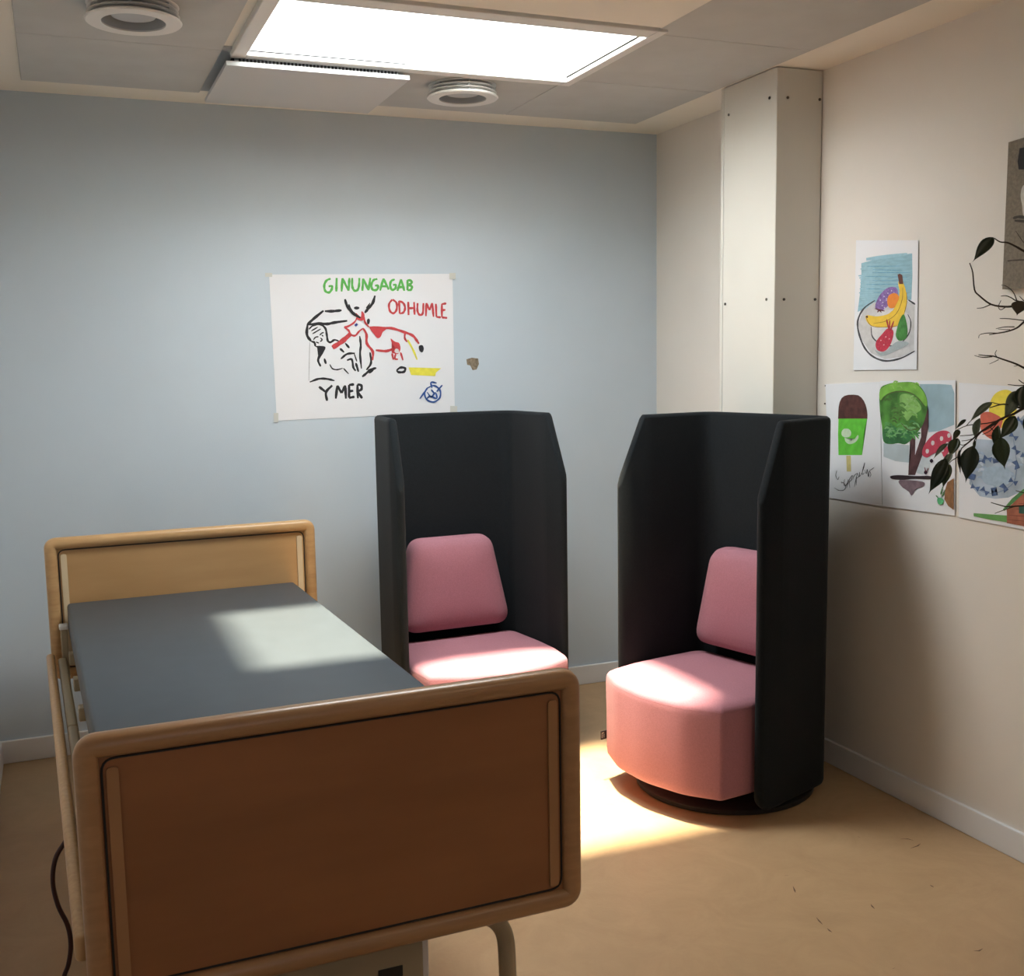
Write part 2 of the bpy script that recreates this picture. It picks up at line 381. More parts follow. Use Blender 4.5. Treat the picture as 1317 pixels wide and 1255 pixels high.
# ---------------------------------------------------------------- hospital bed
PHI = math.radians(1.6)
bed = thing('hospital_bed', 'adjustable wooden-ended hospital bed with slate mattress along the left wall', 'bed', (-2.577, -2.56, 0), PHI)
def board(z0, z1, v, mf, mp, ms, facing, name):
    Wd = .96; r = .021; cr = .020
    P = round_poly([(r, z0+r), (Wd-r, z0+r), (Wd-r, z1-r), (r, z1-r)], cr, 7)
    n = 12; rings = []; c = Vector((Wd/2, (z0+z1)/2)); N = len(P)
    bm = bmesh.new(); R = []
    for i in range(N):
        d = (P[(i+1) % N]-P[i-1]).normalized(); nn = Vector((d.y, -d.x)); ring = []
        for k in range(n):
            a = 2*PI*k/n; ca, sa = math.cos(a), math.sin(a)
            se = lambda q: math.copysign(abs(q)**.75, q)
            q = P[i]+nn*r*se(ca); ring.append(bm.verts.new((q.x, v+.024*se(sa), q.y)))
        R.append(ring)
    for i in range(N):
        A, D = R[i], R[(i+1) % N]
        for k in range(n): bm.faces.new((A[k], A[(k+1) % n], D[(k+1) % n], D[k]))
    fr = obj(name, bm, mf, bed, 50)
    pn = obj('board_panel', B(.040, Wd-.040, v-.008, v+.008, z0+.040, z1-.040), mp, bed)
    # black line standing in for the shade in the gap round the panel
    bm = bmesh.new(); tube(bm, [(p.x, v+facing*.0085, p.y) for p in round_poly([(.0445, z0+.0445), (Wd-.0445, z0+.0445), (Wd-.0445, z1-.0445), (.0445, z1-.0445)], .025, 5)], .0022, 6, closed=True)
    obj('gap_shade_line', bm, M_black, bed)
    for u in (.052, Wd-.072):
        pts = round_poly([(u, z0+.052), (u+.020, z0+.052), (u+.020, z1-.06), (u, z1-.06)], .008, 4)
        y0, y1 = v+facing*.008, v+facing*.0125
        s = obj('edge_strip', loft([[(p.x, y0, p.y) for p in pts], [(p.x, y1, p.y) for p in pts]]), ms, bed)
FZ0, FZ1 = .372, .878
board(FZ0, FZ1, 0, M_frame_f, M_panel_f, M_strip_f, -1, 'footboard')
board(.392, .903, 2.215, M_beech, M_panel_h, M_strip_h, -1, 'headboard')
# mattress
bm = B(.062, .868, .06, 2.185, .565, .672, bev=.012, seg=3)
mt = obj('mattress', bm, M_vinyl, bed, 50)
for q in ((.845, .62), (.84, .34)):
    obj('button', lathe([(.0001, .6735), (.005, .6735), (.006, .672), (.006, .671)], 10, c=q, closed=False), M_black, mt)
# mattress deck, side beams and slats
obj('deck', B(.075, .855, .05, 2.18, .545, .565), M_beige, bed)
for u in (.11, .80):
    obj('side_beam', B(u, u+.045, .03, 2.19, .44, .50, bev=.005), M_beige, bed)
for v in (.25, .62, .95, 1.3, 1.62, 1.95):
    obj('deck_crossbar', B(.052, .90, v, v+.045, .505, .545, bev=.004), M_beige, bed)
# folded-down side rails, left and right
for u, su in ((-.003, 1), (.962, -1)):
    if su == 1:
        rail = obj('side_rail', B(u-.014, u+.014, .03, 2.16, .455, .505, bev=.011, seg=3), M_beechv, bed, 50)
for u in (.034,):
    for a, b_ in ((.05, 1.30), (1.305, 2.10)):
        obj('inner_rail', B(u-.014, u+.014, a, b_, .462, .500, bev=.007, seg=2), M_beige, bed, 50)
obj('rail_post', B(.034, .056, 2.12, 2.16, .40, .60, bev=.004), M_beige, bed)
obj('rail_cap', B(.030, .060, 2.115, 2.165, .592, .606, bev=.004), M_white, bed)
# underframe, feet
for u in (.20, .54):
    obj('undercarriage_beam', B(u, u+.05, .12, 2.08, .13, .19, bev=.006), M_beige, bed)
for v in (1.0, 1.75):
    for u in (.3, .5):
        bm = bmesh.new(); tube(bm, [(u, v, .16), (u, v+.22, .46)], .017, 10); obj('lift_arm', bm, M_beige, bed, 50)
def leg_hoop(v):
    q = smooth_path([(.13, v, .055), (.13, v, .20), (.137, v, .285), (.175, v, .328), (.24, v, .338), (.60, v, .338), (.735, v, .338), (.795, v, .328), (.830, v, .285), (.837, v, .20), (.837, v, .055)], 5)
    bm = bmesh.new(); tube(bm, q, .019, 14); return obj('leg_hoop', bm, M_beige, bed, 60)
for v in (.10, 2.10):
    leg_hoop(v)
    for u in (.13, .837):
        c_ = obj('castor', lathe([(.0001, -.014), (.045, -.014), (.050, -.008), (.050, .008), (.045, .014), (.0001, .014)], 24, closed=False), M_black, bed, 40)
        c_.rotation_euler = (0, PI/2, 0); c_.location = (u, v, .05)
    obj('end_crossbar', B(.15, .82, v-.02, v+.02, .14, .18, bev=.004), M_beige, bed)
cb = obj('control_box', B(.18, .630, .045, .16, .20, .368, bev=.004), M_beige, bed)
obj('maker_plate', B(.535, .585, .0425, .0455, .278, .300), M_black, cb)
obj('box_cover', B(.630, .645, .055, .15, .21, .36, bev=.003), M_white, cb)
# cable hanging from the bed
bm = bmesh.new()
tube(bm, smooth_path([(-2.585, -1.85, .44)]+[tuple(at(x, y, 1, -1.85)) for x, y in ((84, 1082), (71, 1105), (68, 1135), (75, 1165), (87, 1190), (91, 1215), (88, 1240), (82, 1258))]+[(-2.645, -1.88, .02), (-2.66, -1.97, .006), (-2.68, -2.3, .006), (-2.74, -2.9, .006)], 6), .0055, 8)
tag(obj('power_cable', bm, M_cable, None, True), 'dark red cable hanging from the bed to the floor at its left', 'cable')

# ---------------------------------------------------------------- drawings: strokes and fills traced onto their real wall plane
class Sheet:
    def __init__(s, name, label, cat, corners, axis, val, group, x0=0, y0=0, sc=1., th=.0012, mpaper=None, mname='sheet', block=False):
        s.axis, s.val, s.x0, s.y0, s.sc, s.layer = axis, val, x0, y0, sc, 0
        s.off = Vector((0, -1, 0)) if axis == 1 else Vector((-1, 0, 0)); s.th = th
        s.k = 1.22 if axis == 1 else 1
        P = [at(x, y, axis, val-th)-s.off*th if not isinstance(x, Vector) else x for x, y in corners]
        s.o = thing(name, label, cat, sum(P, Vector())/len(P), group=group)
        s.c = s.o.location.copy()
        n = 10; v0 = []
        g0 = []
        for i in range(n+1):
            for j in range(n+1):
                a = P[0].lerp(P[1], i/n); b = P[3].lerp(P[2], i/n); g0.append(a.lerp(b, j/n)+s.off*(0 if block else max(0, th-.0008)))
        front = [p+s.off*(th if block else min(th, .0008)) for p in g0]; m = len(g0); vs_ = [p-s.c for p in g0]+[p-s.c for p in front]; fs = []
        idx = lambda i, j: i*(n+1)+j
        for i in range(n):
            for j in range(n):
                fs.append((idx(i, j), idx(i+1, j), idx(i+1, j+1), idx(i, j+1))); fs.append(tuple(m+k for k in (idx(i, j+1), idx(i+1, j+1), idx(i+1, j), idx(i, j))))
        rim = [idx(i, 0) for i in range(n)]+[idx(n, j) for j in range(n)]+[idx(i, n) for i in range(n, 0, -1)]+[idx(0, j) for j in range(n, 0, -1)]
        for a, b in zip(rim, rim[1:]+rim[:1]): fs.append((a, b, m+b, m+a))
        bm = bmesh.new(); V = [bm.verts.new(p) for p in vs_]
        for f in fs: bm.faces.new([V[k] for k in f])
        s.paper = obj(mname, bm, mpaper or M_paper, s.o)
    def w(s, x, y, lift):
        return at(s.x0+x/s.sc, s.y0+y/s.sc, s.axis, s.val-s.th)+s.off*lift-s.c
    def fill(s, pts, col, name='painted_shape', smooth=True, hatch=.12, hs=60, stretch=None, bm=None):
        s.layer += 1; L = .00025+.00006*s.layer
        if smooth:
            P = [Vector((x, y, 0)) for x, y in pts]; N = len(P); Q = []
            for i in range(N):
                a, b, c, d = P[i-1], P[i], P[(i+1) % N], P[(i+2) % N]
                for k in range(4):
                    t = k/4; Q.append(.5*((2*b)+(c-a)*t+(2*a-5*b+4*c-d)*t*t+(3*b-a-3*c+d)*t**3))
            pts = [(q.x, q.y) for q in Q]
        bm = bmesh.new(); f = bm.faces.new([bm.verts.new(s.w(x, y, L)) for x, y in pts])
        bmesh.ops.triangulate(bm, faces=[f])
        return obj(name, bm, paint(col, hatch, hs, stretch), s.paper)
    def strokes(s, lines, col, wd, name='brush_stroke', smooth=True, taper=.45, hatch=.25, hs=70):
        s.layer += 1; bm = bmesh.new(); L0 = .00025+.00006*s.layer
        for li, ln in enumerate(lines):
            L = L0+.000004*li
            pts = [Vector((x, y, 0)) for x, y in ln]
            if smooth and len(pts) > 2: pts = smooth_path(pts, 4)
            elif len(pts) == 2: pts = [pts[0].lerp(pts[1], k/4) for k in range(5)]
            N = len(pts); prev = None
            for i, p in enumerate(pts):
                d = pts[min(i+1, N-1)]-pts[max(i-1, 0)]
                if d.length < 1e-6: continue
                d.normalize(); n = Vector((-d.y, d.x, 0)); e = min(i, N-1-i)/max(1, N-1)
                k = s.k*wd/2*(taper+(1-taper)*min(1, e*5+.15))*(1+.14*math.sin(i*1.7+li*2.3))
                a, b = p+n*k, p-n*k
                cur = (bm.verts.new(s.w(a.x, a.y, L)), bm.verts.new(s.w(b.x, b.y, L)))
                if prev: bm.faces.new((prev[0], prev[1], cur[1], cur[0]))
                prev = cur
        return obj(name, bm, paint(col, hatch, hs), s.paper)

BLK = (.02, .02, .025); RED = (.62, .06, .07); GRN = (.12, .50, .10)
po = Sheet('poster', 'large white painted poster taped to blue wall, red cow and green lettering', 'poster', [(346, 353), (582, 352), (585, 530), (356, 541)], 1, 0, 'children\'s paintings on the walls', 330, 330, 4.39, th=.0015, mpaper=M_poster)
po.o['group'] = "paintings on the walls"
po.strokes([[(418,124),(395,135),(382,162),(388,194),(410,202),(425,182),(424,166),(406,168)], [(452,120),(450,197)], [(480,197),(484,122)], [(484,122),(520,192)], [(520,192),(524,120)],
  [(540,120),(540,165),(550,190),(568,190),(578,165),(580,120)], [(597,193),(602,124)], [(602,124),(632,190)], [(632,190),(642,120)], [(682,126),(660,133),(648,160),(656,187),(680,186),(686,164),(668,164)],
  [(697,192),(716,124)], [(716,124),(746,186)], [(706,168),(738,166)], [(780,128),(760,138),(754,164),(764,187),(783,180),(785,160),(770,160)], [(795,193),(816,128)], [(816,128),(834,193)], [(802,172),(828,172)],
  [(852,190),(852,132)], [(852,132),(872,136),(874,150),(854,160)], [(854,160),(876,168),(872,186),(852,190)]], GRN, 11, 'green_lettering', taper=.7)
po.strokes([[(766,242),(748,268),(752,305),(772,320),(790,300),(790,262),(768,242)], [(808,322),(804,250)], [(804,250),(828,262),(838,288),(830,314),(808,322)], [(856,255),(858,330)], [(889,256),(892,328)], [(857,292),(890,290)],
  [(909,262),(908,305),(920,328),(938,320),(942,262)], [(956,336),(958,262)], [(958,262),(976,302)], [(976,302),(992,262)], [(992,262),(999,340)], [(1012,266),(1015,340)], [(1015,340),(1040,343)], [(1046,266),(1046,343)], [(1046,343),(1076,346)], [(1046,268),(1071,264)], [(1046,303),(1066,300)]], RED, 10, 'red_lettering', taper=.7)
po.strokes([[(352,734),(392,765)], [(427,727),(392,765),(398,814)], [(447,802),(455,728)], [(455,728),(480,770)], [(480,770),(501,727)], [(501,727),(504,802)], [(522,797),(522,724)], [(522,724),(551,721)], [(522,760),(546,757)], [(522,797),(553,791)],
  [(572,800),(569,722)], [(569,722),(590,726),(592,748),(570,762)], [(570,762),(596,800)]], BLK, 12, 'black_lettering', taper=.7)
po.strokes([[(285,385),(325,348),(378,305)], [(385,308),(430,308),(480,303)], [(550,290),(580,290)], [(290,384),(350,378),(400,380),(440,372),(512,362)], [(288,380),(284,440),(308,478)], [(632,350),(630,382)]], BLK, 13, 'black_brush_stroke')
po.strokes([[(295,410),(320,388),(360,382),(388,405),(396,440),(402,475),(418,483),(440,470),(466,478)], [(308,478),(326,485),(332,506)], [(582,448),(588,500),(584,550),(592,632)], [(640,540),(646,600),(620,640)], [(300,708),(350,690),(395,690),(440,700)],
  [(475,578),(510,550),(555,545)], [(510,585),(537,580),(546,625),(560,645)], [(500,488),(524,516)], [(470,518),(494,540)], [(350,560),(348,590),(362,620)], [(382,575),(392,606)]], BLK, 10, 'black_brush_stroke')
po.strokes([[(413,608),(428,632),(455,638),(486,630)], [(550,545),(566,592)], [(308,420),(345,398)], [(315,436),(362,408)], [(320,470),(333,455),(350,452)], [(356,444),(368,432),(380,428)], [(335,482),(352,488)], [(360,458),(370,470),(358,480)], [(490,630),(520,662)], [(368,442),(376,450)]], BLK, 6, 'black_brush_stroke')
po.strokes([[(300,480),(297,600),(295,700)]], (.45, .45, .47), 3, 'pencil_line')
po.fill([(330,505),(387,508),(378,540),(362,566),(350,585),(356,545),(350,520)], BLK, 'black_brush_stroke')
po.strokes([[(640,640),(612,665),(596,678)], [(628,642),(676,628)], [(634,658),(662,634)], [(560,600),(575,650)]], BLK, 11, 'black_brush_stroke')
po.strokes([[(790,642),(812,626),(838,630),(832,650),(802,652),(790,642)]], BLK, 11, 'black_brush_stroke')
po.fill([(916,505),(936,500),(944,520),(936,540),(920,532)], BLK, 'black_brush_stroke')
po.fill([(858,625),(1042,630),(1012,655),(1008,674),(872,668)], (.86, .78, .08), 'yellow_brush_stroke', smooth=False)
po.strokes([[(852,468),(885,530),(906,582)]], (.86, .78, .08), 9, 'yellow_brush_stroke')
po.strokes([[(428,514),(480,480),(528,438)]], RED, 22, 'red_tongue', taper=.8)
for ln in ([(636,398),(700,404),(760,404),(830,425),(880,445),(905,475),(916,492)], [(602,405),(620,440),(622,490),(655,535),(654,585)], [(672,528),(730,533),(770,522),(800,522)]): po.strokes([ln], RED, 12, 'red_brush_stroke')
for ln in ([(572,335),(552,370),(515,394),(498,398),(520,418),(530,438),(556,446),(580,420),(603,404)], [(604,335),(612,370),(634,398)], [(838,428),(836,460),(850,482)], [(764,545),(772,582)], [(785,548),(780,575),(798,580)], [(812,540),(826,585)]): po.strokes([ln], RED, 9, 'red_brush_stroke')
po.fill([(560,318),(588,340),(592,308),(608,325),(606,352),(592,362),(566,352)], RED, 'red_brush_stroke')
po.fill([(640,396),(735,400),(712,425),(700,452),(684,460),(668,445)], RED, 'red_brush_stroke')
po.fill([(757,462),(780,480),(804,488),(812,520),(800,548),(782,548),(762,540),(778,515),(762,485)], RED, 'red_brush_stroke')
po.fill([(785,520),(800,524),(804,542),(790,545),(778,536)], (.75, .73, .74), 'bare_paper_spot')
po.strokes([[(498,240),(512,280),(545,320),(586,346)], [(668,220),(655,262),(632,290),(610,318)]], BLK, 13, 'black_horn')
po.strokes([[(520,268),(532,296),(548,318)], [(640,262),(618,292)]], BLK, 6, 'black_brush_stroke')
po.strokes([[(558,380),(566,390)]], (.05, .08, .35), 14, 'blue_dot', taper=1)
po.strokes([[(962,742),(1000,728),(1034,752),(1034,795),(1000,820),(962,808),(948,775),(962,742)], [(920,802),(945,768),(966,738)], [(990,742),(984,710),(1016,713)], [(1048,725),(1030,745),(1016,762)], [(962,765),(985,792),(1008,768),(1016,800),(978,788),(955,808)], [(985,750),(1005,775)]], (.03, .10, .36), 7.5, 'blue_monogram')
# tape remains at the poster's corners and the paint chip on the wall
for a, b, c, d in ((341, 351, 350, 356), (578, 351, 586, 359), (352, 531, 358, 543), (579, 522, 588, 530)):
    q = [at(a, b, 1, -.0026), at(c, b, 1, -.0026), at(c, d, 1, -.0026), at(a, d, 1, -.0026)]
    bm = bmesh.new(); V = [bm.verts.new(p-po.c) for p in q]; bm.faces.new(V)
    e = bmesh.ops.extrude_face_region(bm, geom=list(bm.faces)); bmesh.ops.translate(bm, verts=[g for g in e['geom'] if isinstance(g, bmesh.types.BMVert)], vec=(0, -.0003, 0))
    o_ = obj('tape', bm, M_tape, po.o)
bm = bmesh.new(); V = [bm.verts.new(at(600+x, 460+y, 1, -.0015)) for x, y in ((0, 2), (7, 0), (15, 1), (16, 8), (13, 15), (8, 16), (5, 10), (1, 9))]; bm.faces.new(V)
e = bmesh.ops.extrude_face_region(bm, geom=list(bm.faces)); bmesh.ops.translate(bm, verts=[g for g in e['geom'] if isinstance(g, bmesh.types.BMVert)], vec=(0, .0015, 0))
obj('paint_chip', bm, mat('bare_plaster', (.30, .24, .17), .9, noise=.5, nscale=80), wb_)

GRP = 'paintings on the walls'
fr = Sheet('painting', 'topmost single painting of fruit with yellow banana on cream wall', 'painting', [(1101, 309), (1181, 309), (1179, 475), (1097.5, 476)], 0, 0, GRP, 1060, 290, 3.136, th=.004)
fr.fill([(150,152),(200,138),(280,122),(355,112),(356,200),(352,300),(270,300),(200,325),(135,348),(145,270),(150,200)], (.30, .52, .62), 'blue_background', smooth=False, hatch=.2, hs=25, stretch=(1, 1, 6))
rnd = random.Random(3)
fr.strokes([[(150-rnd.uniform(-10, 12), 160+k*8.6+rnd.uniform(-2, 2)), (205, 156+k*8.6)] for k in range(21)]+[[(170, 140-k*2.5), (330+rnd.uniform(-10, 22), 116-k*1.2)] for k in range(4)], (.33, .55, .65), 8, 'crayon_hatching', hatch=.1)
fr.strokes([[(rnd.uniform(160, 200), y), (rnd.uniform(240, 350), y+rnd.uniform(-10, 4))] for y in (165, 178, 190, 205, 222, 238, 255, 270)], (.18, .42, .58), 3.5, 'crayon_hatching')
fr.fill([(200,310),(155,345),(138,400),(150,460),(190,515),(245,538),(310,530),(362,505),(366,320),(330,300)], (.62, .62, .63), 'plate', smooth=False)
fr.fill([(190,405),(200,450),(240,484),(300,482),(345,430),(350,370),(300,340),(220,350)], (.72, .72, .73), 'plate_centre')
fr.strokes([[(205,302),(160,335),(136,385),(142,440),(165,495),(200,530),(250,546),(310,535),(366,506)], [(340,300),(368,318)]], (.06, .06, .07), 7)
fr.strokes([[(190,408),(196,450),(235,480),(295,482),(340,440),(350,390),(338,358)]], (.07, .07, .08), 5)
fr.fill([(206,330),(222,285),(255,252),(290,250),(296,280),(262,320),(230,345)], (.30, .18, .50), 'purple_grapes', hatch=.5, hs=120)
fr.strokes([[(x+dx, y+dy), (x+dx+5, y+dy+2)] for x, y in ((225,300),(240,285),(255,272),(232,322),(250,300),(270,262)) for dx, dy in ((0, 0), (10, 9))], (.66, .60, .80), 5, 'grape_highlight')
fr.strokes([[(216,350),(222,342),(232,350)], [(205,335),(245,345)]], (.12, .03, .03), 5)
fr.fill([(255,305),(262,282),(285,272),(302,285),(302,312),(282,332),(262,330)], (.85, .27, .04), 'orange_fruit')
fr.fill([(168,366),(180,362),(215,366),(262,355),(292,322),(306,275),(300,238),(303,222),(316,222),(332,270),(334,310),(322,360),(300,400),(275,410),(230,410),(188,402),(172,385)], (.86, .58, .06), 'yellow_banana', hatch=.1)
fr.strokes([[(200,395),(250,385),(292,355),(315,300),(318,250)], [(168,366),(188,402),(230,410),(298,405)], [(333,270),(334,310),(322,362)]], (.35, .18, .03), 2.5)
fr.fill([(297,198),(306,194),(316,200),(320,236),(304,236)], (.14, .05, .04), 'banana_tip', smooth=False)
fr.strokes([[(172,364),(176,372)]], (.10, .04, .03), 7)
fr.fill([(322,358),(332,385),(338,425),(330,455),(305,465),(290,445),(296,410),(308,375)], (.07, .28, .06), 'green_pear', hatch=.35)
fr.fill([(236,436),(258,415),(280,425),(276,460),(262,490),(240,508),(214,500),(210,470)], (.60, .04, .08), 'red_berry', hatch=.3, hs=140)
fr.strokes([[(253,378),(262,420)], [(266,382),(264,420)], [(282,385),(268,425)]], (.45, .03, .05), 6)
fr.strokes([[(228,462),(232,464)], [(248,448),(252,450)], [(240,480),(244,482)], [(262,456),(266,458)]], (.80, .55, .58), 5)
fr.fill([(205,500),(240,515),(290,470),(330,468),(340,480),(280,510),(230,525)], (.40, .46, .48), 'grey_wash')

lo = Sheet('painting', 'leftmost lower painting of green ice lolly with chocolate top on cream wall', 'painting', [(1061.5, 494), (1131.5, 491), (1134.5, 651), (1066, 640)], 0, 0, GRP, 1060, 470, 5.125, th=.004)
lo.fill([(92,352),(93,310),(96,270),(103,240),(115,215),(134,200),(160,193),(195,192),(225,196),(246,211),(262,232),(275,262),(283,295),(286,325),(285,352)], (.11, .035, .03), 'chocolate_top', smooth=False, hatch=.45, hs=45)
lo.fill([(95,350),(284,350),(264,440),(250,590),(95,590),(92,450)], (.14, .62, .05), 'green_lolly', smooth=False, hatch=.2, hs=40)
lo.fill([(115,440),(130,418),(160,418),(178,438),(172,466),(145,474),(120,464)], (.62, .78, .55), 'pale_eye')
lo.fill([(137,474),(165,500),(195,492),(222,458),(226,478),(205,506),(168,518),(142,502)], (.62, .78, .55), 'pale_smile')
lo.fill([(146,594),(176,594),(178,698),(150,698)], (.70, .60, .25), 'lolly_stick', smooth=False)
lo.strokes([[(25.6+x*.2725, 615+y*.2725) for x, y in l_] for l_ in (
  [(215,280),(190,400),(235,500),(270,430)], [(150,700),(260,760),(380,755),(425,690),(400,600),(320,560),(350,600)], [(405,490),(385,600),(420,660),(480,560),(492,500),(455,690)],
  [(480,620),(530,480),(590,400),(565,520),(520,560),(530,700)], [(600,500),(640,400),(720,350),(690,440),(640,680)], [(685,640),(690,470),(740,440),(770,320),(760,430),(830,330)], [(830,330),(870,200),(890,90),(845,250),(830,380),(890,330)],
  [(890,260),(930,360),(950,250),(980,440),(1000,300),(1040,380),(1010,450)], [(1000,290),(1060,250),(1120,210)])], (.05, .05, .06), 3.6, 'signature')

tr_ = Sheet('painting', 'middle lower painting of green tree with red spotted toadstool on cream wall', 'painting', [(1131.8, 490), (1229, 489), (1228, 663), (1135.2, 651)], 0, 0, GRP, 1060, 470, 5.125, th=.0042)
tr_.fill([(630,122),(760,122),(840,128),(858,180),(858,390),(760,430),(690,440),(690,300),(670,200)], (.38, .55, .64), 'blue_sky', smooth=False, hatch=.25, hs=9)
tr_.fill([(392,510),(560,525),(560,640),(470,630),(392,600)], (.55, .64, .68), 'blue_haze', smooth=False, hatch=.2, hs=9)
tr_.fill([(600,600),(690,520),(690,700),(600,700)], (.62, .68, .72), 'blue_haze')
tr_.fill([(640,330),(672,270),(686,300),(688,400),(660,560),(600,722),(555,722),(570,600),(568,470),(602,465),(600,590),(640,470)], (.12, .05, .055), 'tree_trunk', smooth=False, hatch=.45, hs=35)
tr_.fill([(368,160),(420,122),(500,110),(595,112),(645,152),(676,212),(680,285),(655,380),(620,435),(545,515),(490,512),(440,518),(392,500),(382,400),(368,300)], (.10, .33, .05), 'tree_crown', hatch=.6, hs=22)
tr_.fill([(500,112),(590,114),(640,155),(674,215),(672,270),(600,190),(500,165),(410,190),(370,230),(370,160),(430,122)], (.22, .52, .07), 'light_green_rim', hatch=.3, hs=30)
tr_.fill([(500,200),(560,190),(620,240),(640,290),(580,330),(545,365),(510,300)], (.28, .55, .15), 'light_green_patch', hatch=.3, hs=30)
tr_.fill([(392,420),(450,400),(520,430),(560,420),(600,440),(545,513),(490,510),(440,516),(394,498)], (.05, .22, .07), 'dark_green_patch', hatch=.5, hs=30)
def dabs(sh, n, x0, x1, y0, y1, cols, wd, ln, seed):
    q = random.Random(seed)
    for c in cols:
        L = []
        for _ in range(n):
            x, y, a = q.uniform(x0, x1), q.uniform(y0, y1), q.uniform(-1.2, .4); l = q.uniform(.5, 1)*ln
            L.append([(x, y), (x+l*.5*math.cos(a), y+l*.5*math.sin(a)-4), (x+l*math.cos(a+.4), y+l*math.sin(a+.4))])
        sh.strokes(L, c, wd, 'brush_dabs', taper=.2)
dabs(tr_, 16, 395, 610, 380, 480, [(.06,.24,.07), (.12,.38,.10), (.20,.46,.18)], 11, 55, 1)
dabs(tr_, 9, 395, 500, 230, 370, [(.07,.16,.03), (.10,.26,.05)], 12, 60, 2)
dabs(tr_, 8, 510, 600, 220, 330, [(.32,.58,.20), (.22,.48,.10)], 9, 45, 3)
dabs(tr_, 7, 420, 620, 120, 150, [(.30,.58,.12)], 9, 40, 4)
tr_.strokes([[(380,235),(430,185),(500,172),(570,182),(630,225),(660,270)], [(510,380),(560,425),(620,415)]], (.10, .12, .03), 6)
tr_.fill([(440,728),(500,722),(600,728),(700,728),(705,750),(600,746),(520,752),(450,748)], (.03, .015, .02), 'dark_ground')
tr_.fill([(500,755),(650,765),(655,795),(605,815),(590,840),(575,855),(555,825),(515,800)], (.25, .17, .20), 'brown_reflection', hatch=.3)
tr_.fill([(650,590),(655,540),(695,480),(755,435),(815,432),(842,470),(826,560),(792,602),(772,570),(720,582),(682,606)], (.58, .06, .11), 'red_toadstool_cap', hatch=.2)
for x, y in ((718, 512), (776, 483), (825, 462), (682, 566), (782, 556), (815, 520)): tr_.fill([(x-11, y), (x-5, y-16), (x+10, y-12), (x+9, y+8), (x-4, y+14)], (.75, .70, .72), 'white_spot')
for x, y in ((710, 628), (672, 704)): tr_.fill([(x-12, y), (x, y-14), (x+12, y), (x, y+14)], (.03, .01, .03), 'dark_berry')
tr_.strokes([[(672,700),(665,670)], [(678,700),(690,675)]], (.2, .03, .05), 5)
tr_.fill([(815,770),(857,742),(857,952),(820,925),(795,880),(800,820)], (.36, .17, .07), 'brown_basket', smooth=False, hatch=.3)
tr_.strokes([[(770,850),(785,800)], [(760,880),(740,855)], [(775,870),(800,820)]], (.06, .20, .05), 7)
tr_.fill([(748,880),(768,870),(790,885),(785,912),(758,915)], (.10, .45, .20), 'green_leaf_blob')

yl = Sheet('painting', 'rightmost lower painting with yellow sun and blue butterflies behind the plant leaves', 'painting', [(1233, 492), (Vector((0, -2.20, 1.392)), 0), (Vector((0, -2.215, .985)), 0), (1233, 665)], 0, 0, GRP, 1180, 480, 5.978, th=.004)
yl.fill([(560,330),(555,240),(590,165),(650,130),(715,135),(760,200),(758,300),(700,390),(640,420)], (.86, .72, .08), 'yellow_sun', smooth=True)
yl.fill([(455,505),(590,515),(700,440),(819,320),(980,300),(980,900),(819,900),(700,955),(600,965),(480,945),(400,850),(400,760),(430,650)], (.46, .56, .68), 'blue_wash', smooth=False, hatch=.3, hs=12)
dabs(yl, 12, 430, 760, 560, 860, [(.38,.50,.66), (.56,.64,.74)], 20, 90, 6)
yl.fill([(520,730),(700,730),(700,850),(520,850)], (.40, .53, .66), 'blue_wash')
yl.fill([(485,330),(500,305),(560,298),(648,345),(648,400),(602,506),(540,490),(488,430)], (.62, .14, .09), 'red_wedge')
bl = []
for x, y, a in ((490,675,0),(540,655,.3),(612,665,-.2),(445,878,.4),(520,905,.8),(592,910,1.4),(665,882,.9),(738,832,.5),(758,705,1.2),(760,590,.9),(742,485,.6),(415,792,.3),(792,365,.6),(830,640,.5)):
    ca, sa = math.cos(a), math.sin(a); r = 32
    R_ = lambda u, v: (x+u*ca-v*sa, y+u*sa+v*ca)
    yl.fill([R_(-r, -r*.7), R_(0, -3), R_(r, -r*.7), R_(r, r*.7), R_(0, 3), R_(-r, r*.7)], (.10, .17, .36), 'blue_butterfly', smooth=False, hatch=.35, hs=90)
yl.strokes([[(410,800),(440,870),(520,915),(600,920),(680,890),(745,830),(765,700),(740,500)], [(450,650),(540,665),(640,655)]], (.16, .25, .45), 4)
yl.fill([(435,1075),(690,1093),(690,1145),(560,1125),(435,1098)], (.16, .40, .12), 'green_ground', smooth=False)
yl.fill([(690,1045),(815,925),(930,850),(980,850),(985,1200),(819,1175),(690,1150)], (.45, .15, .09), 'brick_house', smooth=False, hatch=.3, hs=40)
yl.strokes([[(700,1090),(980,1110)], [(700,1125),(980,1150)], [(740,1040),(980,1060)], [(780,1000),(980,1010)]], (.22, .06, .04), 5)
yl.strokes([[(665,1052),(740,975),(819,905),(930,840)]], (.10, .30, .10), 28, 'green_roof_edge', smooth=False)
yl.fill([(783,1018),(850,1022),(850,1082),(783,1076)], (.03, .10, .08), 'window_shape', smooth=False)
# small rusty pins
for px, py in ((1061.8, 496), (1061, 519)):
    q = at(px, py, 0, -.002); s = obj('pin', lathe([(.0001, -.003), (.003, -.002), (.003, .001)], 8, closed=False), M_screw, lo.o); s.location = q-lo.c; s.rotation_euler = (0, PI/2, 0)

